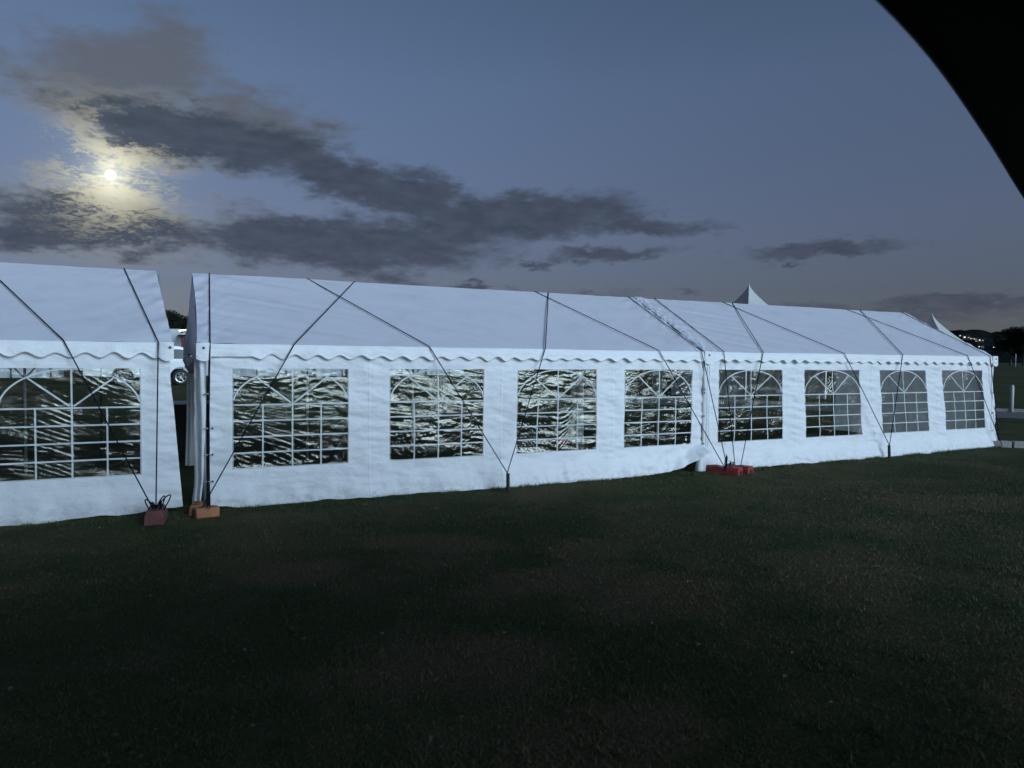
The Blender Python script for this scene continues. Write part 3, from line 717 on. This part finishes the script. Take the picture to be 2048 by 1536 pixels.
# ------------------------------------------------------------------ vehicles and stalls behind
def car():
    Y0 = 30.3; gz = float(terr(0, Y0)); root = empty('parked_van', (-.5, Y0+.9, gz), 'white van parked behind the gap, its nose to the right', 'van')
    # side outline, x along the vehicle (local; nose +x), front axle 1.28, rear axle -1.32
    W2 = .92
    lower = [(-2.98,.55),(-2.98,1.02),(-2.85,1.08),(2.0,1.08),(2.12,.95),(2.14,.55)]
    def arch(cx, r): return [(cx+r*math.cos(a), .40+r*math.sin(a)) for a in np.linspace(math.pi, 0, 13)]
    poly = [(-2.98,.48)]+arch(-1.32,.50)+arch(1.28,.50)+[(2.20,.48),(2.26,.85),(2.20,1.06),(1.98,1.22),(1.86,1.30),(1.56,1.78),(1.42,1.90),(1.15,1.97),(-.5,2.0),(-2.6,1.98),(-2.86,1.90),(-2.97,1.25)]
    def extr(poly, y0, y1):
        n = len(poly); v = [(x, y0, z) for x, z in poly]+[(x, y1, z) for x, z in poly]
        v = [(x, y*(1-.13*max(0, z-1.25)/.72), z) for x, y, z in v]
        return v, [tuple(range(n)), tuple(range(2*n-1, n-1, -1))]+[(i, i+n, (i+1) % n+n, (i+1) % n) for i in range(n)]
    v, f = extr(poly, -W2, W2); bevel(mk('body', v, f, M['paint'], root), .035, 3)
    for s in (-1, 1):
        for w in ([(1.76,1.32),(1.46,1.76),(1.25,1.80),(.72,1.81),(.72,1.32)], [(.60,1.32),(.60,1.81),(-.72,1.82),(-.72,1.32)], [(-.86,1.32),(-.86,1.82),(-2.62,1.80),(-2.70,1.32)]):
            vv = [(x, s*(W2*(1-.13*(z-1.25)/.72)+.004), z) for x, z in w]
            mk('window', vv, [tuple(range(len(w)))] if s > 0 else [tuple(range(len(w)))[::-1]], M['glass'], root)
        for dx in (1.62, .62):
            d = MB().box((dx-.93, s*W2-.004, .93 if dx > 1 else .56), (dx-.03, s*W2+.010, 1.20)).build('door', M['paint'], root); bevel(d, .008)
            MB().box((dx-.86, s*W2+.008 if s > 0 else s*W2-.03, 1.08), (dx-.68, s*W2+.03 if s > 0 else s*W2-.008, 1.12)).build('handle', M['alloy'], d)
        m_ = MB().box((1.62, s*(W2+.0), 1.30), (1.76, s*(W2+.22), 1.50)) if s > 0 else MB().box((1.62, -(W2+.22), 1.30), (1.76, -(W2+.0), 1.50))
        bevel(m_.build('mirror', M['alloy'], root), .02)
        bevel(MB().box((1.98, s*.76-.16, .88), (2.275, s*.76+.13, 1.04)).build('headlight', M['lamp_clear'], root), .02)
        MB().box((-3.0, s*.80-.10, .75), (-2.97, s*.80+.10, 1.12)).build('tail_light', M['lamp_red'], root)
        for ax in (1.28, -1.32):
            w = empty_part('wheel', root, (ax, s*.80, .40))
            ty = MB(); prof = [(.24,-.11),(.36,-.125),(.395,-.09),(.40,0),(.395,.09),(.36,.125),(.24,.11)]; n = 28
            vv = [(r*math.cos(2*math.pi*i/n), y, r*math.sin(2*math.pi*i/n)) for i in range(n) for r, y in prof]; p = len(prof)
            mk('tyre', vv, [(i*p+j, i*p+j+1, ((i+1) % n)*p+j+1, ((i+1) % n)*p+j) for i in range(n) for j in range(p-1)], M['rubber'], w, True)
            rim = MB().disc((0, s*.07, 0), (0, 1, 0), .06, .06, 12)
            for i in range(6):
                a = i*math.pi/3; c, sn = math.cos(a), math.sin(a)
                rim.tube([(c*.05, s*.085, sn*.05), (c*.235, s*.095, sn*.235)], [.035, .045], 6)
            vv = [(r*math.cos(2*math.pi*i/n), y, r*math.sin(2*math.pi*i/n)) for i in range(n) for r, y in ((.225, s*.11), (.25, s*.115), (.25, -s*.1))]
            rim.add(vv, [(i*3+j, i*3+j+1, ((i+1) % n)*3+j+1, ((i+1) % n)*3+j) for i in range(n) for j in range(2)]); rim.build('rim', M['alloy'], w)
    bevel(MB().box((2.10, -.9, .42), (2.32, .9, .72)).build('bumper', M['blackplastic'], root), .03)
    bevel(MB().box((-3.12, -.85, .46), (-2.96, .85, .64)).build('step_bumper', M['blackplastic'], root), .02)
    MB().box((2.20, -.55, .76), (2.285, .55, .98)).build('grille', M['blackplastic'], root)
    # windscreen
    mk('windscreen', [(1.88,-.80,1.30),(1.88,.80,1.30),(1.58,.72,1.78),(1.58,-.72,1.78)], [(0,1,2,3)], M['glass'], root).location = (.03, 0, .03)
def empty_part(name, parent, loc):
    o = bpy.data.objects.new(name, None); COL.objects.link(o); o.parent = parent; o.location = loc; return o
car()

def trailer():
    gz = float(terr(-1.4, 42)); root = empty('food_trailer', (-1.3, 43.2, gz), 'tall white box trailer standing behind the van', 'trailer')
    bevel(MB().box((-2.5, -1.2, .55), (2.48, 1.2, 3.15)).build('body', M['panel'], root), .06)
    h = MB().box((-1.6, -1.26, 1.5), (.9, -1.203, 2.5)).build('serving_hatch', M['blackplastic'], root)
    bevel(MB().box((-1.7, -1.5, 1.38), (1.0, -1.203, 1.46)).build('counter', M['alloy'], root), .01)
    MB().box((-2.5, -1.215, .78), (2.48, -1.203, .9)).build('stripe', M['gravel'], root)
    for x in (-.5, .5): MB().disc((x, -1.05, .33), (0, 1, 0), .33, .22, 20).build('wheel', M['rubber'], root)
    MB().tube([(-2.5, 0, .5), (-3.6, 0, .5)], .06, 8).build('drawbar', M['black'], root)
trailer()
def stall():
    gz = float(terr(2.2, 41)); root = empty('food_stall', (2.35, 41.5, gz), 'lit stall canopy with white sides beside the box trailer', 'stall')
    for x in (-1.15, 1.15):
        for y in (-1.2, 1.2): MB().tube([(x, y, 0), (x, y, 2.75)], .04, 8).build('pole', M['black'], root)
    v = [(-1.35,-1.4,2.75),(1.35,-1.4,2.75),(1.35,1.4,2.75),(-1.35,1.4,2.75),(0,0,3.45)]
    mk('canopy', v, [(0,1,4),(1,2,4),(2,3,4),(3,0,4)], M['panel'], root)
    MB().box((-1.2, 1.15, .1), (1.2, 1.19, 2.72)).build('back_wall', M['panel'], root)
    MB().tube([(-1.35, -1.42, 2.98), (-.75, -1.42, 3.06), (-.35, -1.42, 3.16), (-.1, -1.42, 3.02)], .045, 8).build('light_tube', M['lit'], root)
    MB().tube([(-.62, -1.4, 3.02), (-.38, -1.35, 1.9)], .055, 8).build('hose', M['black'], root)
    MB().box((-1.22, -1.46, 1.95), (-.72, -1.41, 2.52)).build('banner', M['redcloth'], root)
stall()

def small_marquee(x0, x1, y, label):
    gz = float(terr((x0+x1)/2, y)); L = x1-x0
    root = empty('long_marquee', ((x0+x1)/2, y, gz), label, 'marquee', 'plain white marquees on the far side of the field')
    n = int(L/.1); v = []
    for i in range(n+1):
        x = -L/2+L*i/n; w = .04*math.sin(i*.9)+.03*math.sin(i*2.3)
        for z in (-.02, .6, 1.2, 1.9): v.append((x, w*(1-.3*z), z))
    mk('wall_panel', v, grid_faces(n+1, 4), M['panel'], root, True)
    mk('roof', [(-L/2,-.06,1.95),(L/2,-.06,1.95),(L/2,1.5,2.6),(-L/2,1.5,2.6),(L/2,3.06,1.95),(-L/2,3.06,1.95)], [(0,1,2,3),(3,2,4,5)], M['panel'], root)
    for s in (-1, 1): mk('gable_cloth', [(s*L/2,-.05,0),(s*L/2,3.05,0),(s*L/2,3.05,1.93),(s*L/2,1.5,2.57),(s*L/2,-.05,1.93)], [(0,1,2,3,4)], M['panel'], root)
    MB().box((-L/2, -.075, 1.72), (L/2, -.065, 1.94)).build('valance', M['panel'], root)
    for k in range(int(L/2)+1): MB().tube([(-L/2+2*k, -.10, -.1), (-L/2+2*k, -.10, 1.95)], .035, 8).build('pole', M['black'], root)
small_marquee(4.1, 12.3, 44, 'far white marquee seen low through the first middle window')
small_marquee(15.0, 22.3, 45, 'far white marquee seen low through the second middle window')
small_marquee(-14, -5.6, 42, 'far white marquee seen low through the window of the left marquee')

def pagoda():
    root = empty('pagoda_tent', (23.8, 15.1, float(terr(23.8, 15.1))), 'nearer peaked white tent rising above the middle of the right marquee ridge', 'tent', 'peaked white pagoda tents')
    H, E, A = 5.06, 2.35, 2.4; n = 22; v = []
    corners = [(-1,-1),(1,-1),(1,1),(-1,1)]
    ns = 14
    for i in range(n):
        t = i/(n-1); h = (H-E)*t; w = A*(t**1.28)+.02
        for c in range(4):
            a, b = corners[c], corners[(c+1) % 4]
            for j in range(ns):
                s = j/ns; px, py = a[0]+(b[0]-a[0])*s, a[1]+(b[1]-a[1])*s
                sag = 1-.05*math.sin(math.pi*s)*math.sin(math.pi*t)
                v.append((px*w*sag, py*w*sag, H-h))
    m_ = 4*ns; f = [(i*m_+j, (i+1)*m_+j, (i+1)*m_+(j+1) % m_, i*m_+(j+1) % m_) for i in range(n-1) for j in range(m_)]
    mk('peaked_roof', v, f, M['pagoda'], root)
    vb = MB(); 
    for c in range(4):
        a, b = corners[c], corners[(c+1) % 4]; vv = []
        for j in range(61):
            s = j/60; x, y = (a[0]+(b[0]-a[0])*s)*(A+.025), (a[1]+(b[1]-a[1])*s)*(A+.025)
            vv += [(x, y, E+.01), (x, y, E-.22-.05*abs(math.sin(s*math.pi*10)))]
        mk('valance', vv, grid_faces(61, 2), M['pagoda'], root)
        MB().tube([(a[0]*(A-.06), a[1]*(A-.06), 0), (a[0]*(A-.06), a[1]*(A-.06), E)], .04, 8).build('post', M['steel'], root)
        if c != 0:
            vv = []
            for j in range(50):
                s = j/49; x, y = (a[0]+(b[0]-a[0])*s)*(A-.02), (a[1]+(b[1]-a[1])*s)*(A-.02); q = 1+.008*math.sin(j*1.3)
                vv += [(x*q, y*q, .02), (x*q, y*q, E)]
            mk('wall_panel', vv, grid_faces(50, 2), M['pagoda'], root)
    MB().tube([(0, 0, H-.15), (0, 0, H+.08)], [.05, .02], 8).build('finial', M['pagoda'], root)
    return root
pg = pagoda(); pg2 = copy_tree(pg); pg2.location = (52.4, 25.5, float(terr(52.4, 25.5))); pg2.rotation_euler.z = R(12)
pg2['label'] = 'farther peaked white tent just above the far end of the right marquee roof'

# ------------------------------------------------------------------ trees
def tree_proto(h, w, seed, label):
    rr = np.random.default_rng(seed)
    root = empty('tree', (0, 0, 0), label, 'tree', 'dark trees beyond the field')
    mb = MB().tube([(0, 0, -.3), (.1, 0, h*.2), (0, .1, h*.45), (.1, .1, h*.75)], [h*.035, h*.026, h*.018, .03], 8)
    tips = []
    for i in range(11):
        a = rr.uniform(0, 6.28); z0 = h*rr.uniform(.2, .55); l = w*rr.uniform(.45, .95)
        e = (l*math.cos(a), l*math.sin(a), z0+h*rr.uniform(.1, .38)); tips.append(e)
        mb.tube([(0, 0, z0), (e[0]*.5, e[1]*.5, z0+(e[2]-z0)*.65), e], [h*.013, h*.009, .02], 6)
    mb.build('trunk', M['bark'], root, True)
    cl = [(0, 0, h*.82, w*.42), (0, 0, h*.6, w*.5)]+[(x, y, z, w*rr.uniform(.28, .46)) for x, y, z in tips]
    cl += [(x*rr.uniform(.3, 1), y*rr.uniform(.3, 1), h*rr.uniform(.3, .9), w*rr.uniform(.18, .3)) for x, y, z in tips]
    v = []; f = []
    for (cx, cy, cz, r) in cl:
        n = 1000; d = rr.normal(size=(n, 3)); d /= np.linalg.norm(d, axis=1)[:, None]; d *= (rr.random((n, 1))**.4)*r; d[:, 2] *= .75
        p = d+np.array([cx, cy, cz]); p = p[p[:, 2] > h*.1]
        for q in p:
            s = h*.015*rr.uniform(.6, 1.4); a = rr.normal(size=3); a /= np.linalg.norm(a); b = np.cross(a, rr.normal(size=3)); b /= np.linalg.norm(b)
            k = len(v); v += [q-a*s, q+b*s*.5, q+a*s, q-b*s*.5]; f.append((k, k+1, k+2, k+3))
    mk('crown', v, f, M['leaf'], root)
    return root
t1 = tree_proto(6.2, 2.5, 4, 'dark tree showing above the van, left one in the gap')
t2 = tree_proto(5.3, 2.8, 11, 'dark tree showing above the van, right one in the gap')
def place(o, x, y, s, rz, label, first=False):
    c = o if first else copy_tree(o); c.location = (x, y, float(terr(x, y))); c.scale = (s, s, s); c.rotation_euler.z = rz
    c['label'] = label; return c
place(t1, -.1, 75, 1.0, 0, 'taller dark tree in the gap between the marquees', True)
place(t2, 3.0, 76, 1.0, 1, 'lower dark tree right of the taller one in the gap', True)
place(t1, 128, 60, 1.12, 2, 'dark tree directly behind the white marker at right'); place(t2, 135, 66, 1.2, .4, 'dark round tree left of the white marker, below the hill lights')
place(t1, 141, 60, 1.25, 2.6, 'dark tree cut off by the right edge of the photo')

# ------------------------------------------------------------------ houses on the hill
def house_proto():
    root = empty('house', (0, 0, 0), '', 'house', 'lit houses on the dark hill')
    MB().box((-5, -3.5, -2), (5, 3.5, 3.2)).build('wall', M['house'], root)
    mk('roof', [(-5.4,-4,3.1),(5.4,-4,3.1),(5.4,4,3.1),(-5.4,4,3.1),(-5.4,0,5.2),(5.4,0,5.2)], [(0,1,5,4),(2,3,4,5),(0,4,3),(1,2,5)], M['tile'], root)
    for x, q in ((-2.2, 1.), (2.8, .45)): MB().box((x-1.1*q, -3.56, .8), (x+1.1*q, -3.505, .8+1.7*q)).build('window', M['window_lit'], root)
    return root
hp = house_proto()
def hill_z(azd, d):
    p = float(np.interp(azd, [52, 57, 57.9, 58.8, 59.6, 60.4, 61.4, 66], [1.8, 1.97, 2.02, 2.05, 1.88, 1.82, 1.80, 1.6]))
    zt = math.tan(R(p))*1200+1.9; return 1+float(sm(450, 1200, d))*(zt-1)
names = ['uppermost lit house on the hill, first from the left', 'brightest lit house on the hill, second from the left', 'dim lit house just right of the brightest one', 'lit house in the middle of the hill row', 'last bright house at the right end of the hill row', 'lone dim house low on the hill near the dark trees', 'long pale lit building lowest on the hillside', 'faint house just below the hill row']
for i, (a, e, s) in enumerate(((58.0, 1.68, .9), (58.28, 1.60, 1.35), (58.57, 1.48, .7), (58.82, 1.45, .8), (59.11, 1.38, 1.0), (59.84, .89, .5), (59.10, .94, .8), (58.86, 1.30, .45))):
    lo, hi = 500., 1195.
    for _ in range(40):
        d = (lo+hi)/2
        if math.degrees(math.atan2(hill_z(a, d)+1.5*s-1.9, d)) < e: lo = d
        else: hi = d
    h = hp if i == 0 else copy_tree(hp)
    h.location = (-.53+d*math.sin(R(a)), -9.87+d*math.cos(R(a)), hill_z(a, d)+1.0); h.rotation_euler.z = -R(a)+.2*(i % 3-1); h.scale = (s*.48,)*3
    h['label'] = names[i]

# ------------------------------------------------------------------ moon
bm = bmesh.new(); bmesh.ops.create_uvsphere(bm, u_segments=32, v_segments=16, radius=17)
me = bpy.data.meshes.new('moon'); bm.to_mesh(me); bm.free(); me.materials.append(mat('moonlight', (1, 1, .9), 1, emit=((1., .97, .74), 8.)))
mo = bpy.data.objects.new('moon', me); COL.objects.link(mo); mo.location = Vector((-.53, -9.87, 1.9))+MOON*3200
tag(mo, 'bright full moon glowing between the clouds at upper left', 'moon', kind='thing')

# ------------------------------------------------------------------ added black sheet standing in for the blocked lens corner, also shades the foreground
def lens_stand_in():
    root = empty('lens_stand_in', (6.7, -6.3, -.08), 'added black sheet standing in for the blocked lens corner at upper right', 'lens_stand_in')
    org = (6.7, -6.3, -.08)
    ex = np.array([-4.2, -2., 0., 1.36, 1.72, 2.2, 2.6, 3.05, 3.7, 4.44, 5.5, 6.7]); ey = np.array([-9.3, -9.1, -8.8, -8.43, -8.30, -8.10, -7.935, -7.74, -7.46, -7.13, -6.70, -6.25])
    xs = np.linspace(-4.2, 6.7, 60); yf = np.interp(xs, ex, ey)
    kz = np.convolve(np.pad(yf, 3, mode='edge'), np.ones(7)/7, 'valid'); yf = kz
    v = []; n = 16
    for layer, dz in ((0, 0.), (1, .03)):
        for x, y in zip(xs, yf):
            for j in range(n):
                t = j/(n-1); yy = y+(-13.2-y)*t
                v.append((x, yy, 2.95+.55*math.sin(math.pi*t)*.6+dz))
    m_ = len(xs)*n; g = grid_faces(len(xs), n); f = [q[::-1] for q in g]+[tuple(i+m_ for i in q) for q in g]
    for i in range(len(xs)-1): f += [(i*n, i*n+m_, (i+1)*n+m_, (i+1)*n), (i*n+n-1, (i+1)*n+n-1, (i+1)*n+n-1+m_, i*n+n-1+m_)]
    for j in range(n-1): f += [(j, j+1, j+1+m_, j+m_), ((len(xs)-1)*n+j, (len(xs)-1)*n+j+m_, (len(xs)-1)*n+j+1+m_, (len(xs)-1)*n+j+1)]
    mk('canopy', v, f, M['lens_stand_in'], root, True, org)  # added sheet, its front edge shaped to the blocked lens corner
    hem = MB().tube([(x, y, 2.965) for x, y in zip(xs, yf)], .022, 8); hem.build('hem', M['lens_stand_in'], root, True, org)
    v = [(-4.2+10.9*i/60, -13.2+.05*math.sin(i*.8)+.03*math.sin(i*2.1), z) for i in range(61) for z in (.02, .7, 1.4, 2.1)]
    mk('added_shade_cloth', v, grid_faces(61, 4), M['lens_stand_in'], root, True, org)  # unseen cloth added behind the camera to shade the foreground lawn
    for (x, y) in ((6.72, -6.28), (-4.2, -9.32), (6.7, -13.2), (-4.2, -13.2)): MB().tube([(x, y, -.1), (x, y, 2.98)], .035, 10).build('pole', M['black'], root, True, org)
lens_stand_in()

# ------------------------------------------------------------------ grass and litter
def grass():
    N = 330000
    r = 2.6+14.5*rng.random(N)**1.25; a = R(-14)+R(100)*rng.random(N)
    x = -.53+r*np.sin(a); y = -9.87+r*np.cos(a); keep = y < 4.0; x, y, r = x[keep], y[keep], r[keep]; n = len(x)
    z = terr(x, y)+.012*fbm(x*.7, y*.7, 3)*sm(2, 5, np.hypot(x, y+10))-.006
    h = (.012+.022*rng.random(n))*(1+.35*fbm(x*1.5, y*1.5, 2)); w = .0016+.0022*rng.random(n)+.0004*r*.35
    th = rng.random(n)*6.283; lx, ly = rng.normal(size=n)*.7, rng.normal(size=n)*.7
    p0 = np.stack([x-np.cos(th)*w, y-np.sin(th)*w, z], 1); p1 = np.stack([x+np.cos(th)*w, y+np.sin(th)*w, z], 1); p2 = np.stack([x+lx*h, y+ly*h, z+h], 1)
    V = np.stack([p0, p1, p2], 1).reshape(-1, 3)
    me = bpy.data.meshes.new('grass'); me.vertices.add(len(V)); me.vertices.foreach_set('co', V.ravel())
    me.loops.add(3*n); me.loops.foreach_set('vertex_index', np.arange(3*n, dtype=np.int32)); me.polygons.add(n); me.polygons.foreach_set('loop_start', np.arange(0, 3*n, 3, dtype=np.int32)); me.polygons.foreach_set('loop_total', np.full(n, 3, np.int32))
    me.update(calc_edges=True); me.materials.append(blade_mat())
    o = bpy.data.objects.new('grass', me); COL.objects.link(o); tag(o, 'short worn grass with dry blades', 'grass', kind='stuff')
    # denser tufts
    nt_ = 600; r0 = 2.8+12*rng.random(nt_)**1.2; a0 = R(-10)+R(92)*rng.random(nt_); q = 26
    cx = np.repeat(-.53+r0*np.sin(a0), q)+rng.normal(size=nt_*q)*.025; cy = np.repeat(-9.87+r0*np.cos(a0), q)+rng.normal(size=nt_*q)*.025
    k = cy < -.3; cx, cy = cx[k], cy[k]; n = len(cx); z = terr(cx, cy); h = .015+.028*rng.random(n); w = .0025+.002*rng.random(n); th = rng.random(n)*6.283
    lx, ly = rng.normal(size=n)*.5, rng.normal(size=n)*.5
    V = np.stack([np.stack([cx-np.cos(th)*w, cy-np.sin(th)*w, z], 1), np.stack([cx+np.cos(th)*w, cy+np.sin(th)*w, z], 1), np.stack([cx+lx*h, cy+ly*h, z+h], 1)], 1).reshape(-1, 3)
    tag(mk('grass_tufts', V, np.arange(3*n).reshape(-1, 3), me.materials[0]), 'taller grass tufts scattered over the lawn', 'grass', kind='stuff')
    # longer grass left along the hems
    n = 16000; cx = rng.uniform(-4, 16.6, n); cy = -.13-.10*np.abs(rng.normal(size=n))+.05*_n2(cx*2, cx*0); cl = _n1(cx*3, cx*0+7) > -.35
    cx, cy = cx[cl], cy[cl]; n = len(cx); z = terr(cx, cy); h = .02+.045*rng.random(n)**1.5; w = .0025+.0025*rng.random(n); th = rng.random(n)*6.283; lx, ly = rng.normal(size=n)*.4, rng.normal(size=n)*.3
    V = np.stack([np.stack([cx-np.cos(th)*w, cy-np.sin(th)*w, z], 1), np.stack([cx+np.cos(th)*w, cy+np.sin(th)*w, z], 1), np.stack([cx+lx*h, cy+ly*h, z+h], 1)], 1).reshape(-1, 3)
    tag(mk('hem_grass', V, np.arange(3*n).reshape(-1, 3), me.materials[0]), 'longer grass blades along the foot of the marquee walls', 'grass', kind='stuff')
    # dry leaves scattered over it
    n = 380; r = 3+12*rng.random(n)**1.1; a = R(-10)+R(92)*rng.random(n); x = -.53+r*np.sin(a); y = -9.87+r*np.cos(a); k = y < -.6; x, y = x[k], y[k]; mb = MB()
    for px, py in zip(x, y):
        s = random.uniform(.008, .026); t = random.uniform(0, 6.28); z = float(terr(px, py))+.022; c, d = math.cos(t), math.sin(t); b = random.uniform(.2, .9)*s
        mb.add([(px-c*s, py-d*s, z), (px+d*s*.5, py-c*s*.5, z+b*.5), (px+c*s, py+d*s, z+b*.2), (px-d*s*.5, py+c*s*.5, z+b)], [(0,1,2),(0,2,3)])
    o = mb.build('leaf_litter', M['litter']); tag(o, 'dry leaf fragments scattered on the lawn', 'leaf litter', kind='stuff')
grass()
def leaf(x, y, s, rz, label):
    v = []; n = 7
    for i in range(n):
        t = i/(n-1); w = s*.35*math.sin(math.pi*min(1, t*1.02))**.8+.001; z = .028+.25*s*math.sin(math.pi*t)
        v += [((t-.5)*2*s, -w, z+w*.5), ((t-.5)*2*s, 0, z), ((t-.5)*2*s, w, z+w*.6)]
    o = mk('dead_leaf', v, grid_faces(n, 3), M['litter'], None, True); o.location = (x, y, float(terr(x, y))); o.rotation_euler.z = rz
    tag(o, label, 'leaf', 'dead leaves lying on the lawn')
leaf(5.57, -5.34, .05, R(-30), 'largest pale dead leaf lying on the lawn at right')
leaf(.73, -6.45, .035, R(60), 'dead leaf at the bottom of the lawn left of centre')
leaf(2.79, -6.08, .03, R(15), 'dead leaf on the brown patch near the bottom centre')
leaf(0., -4.88, .03, R(100), 'small dead leaf on the lawn below the orange weight')
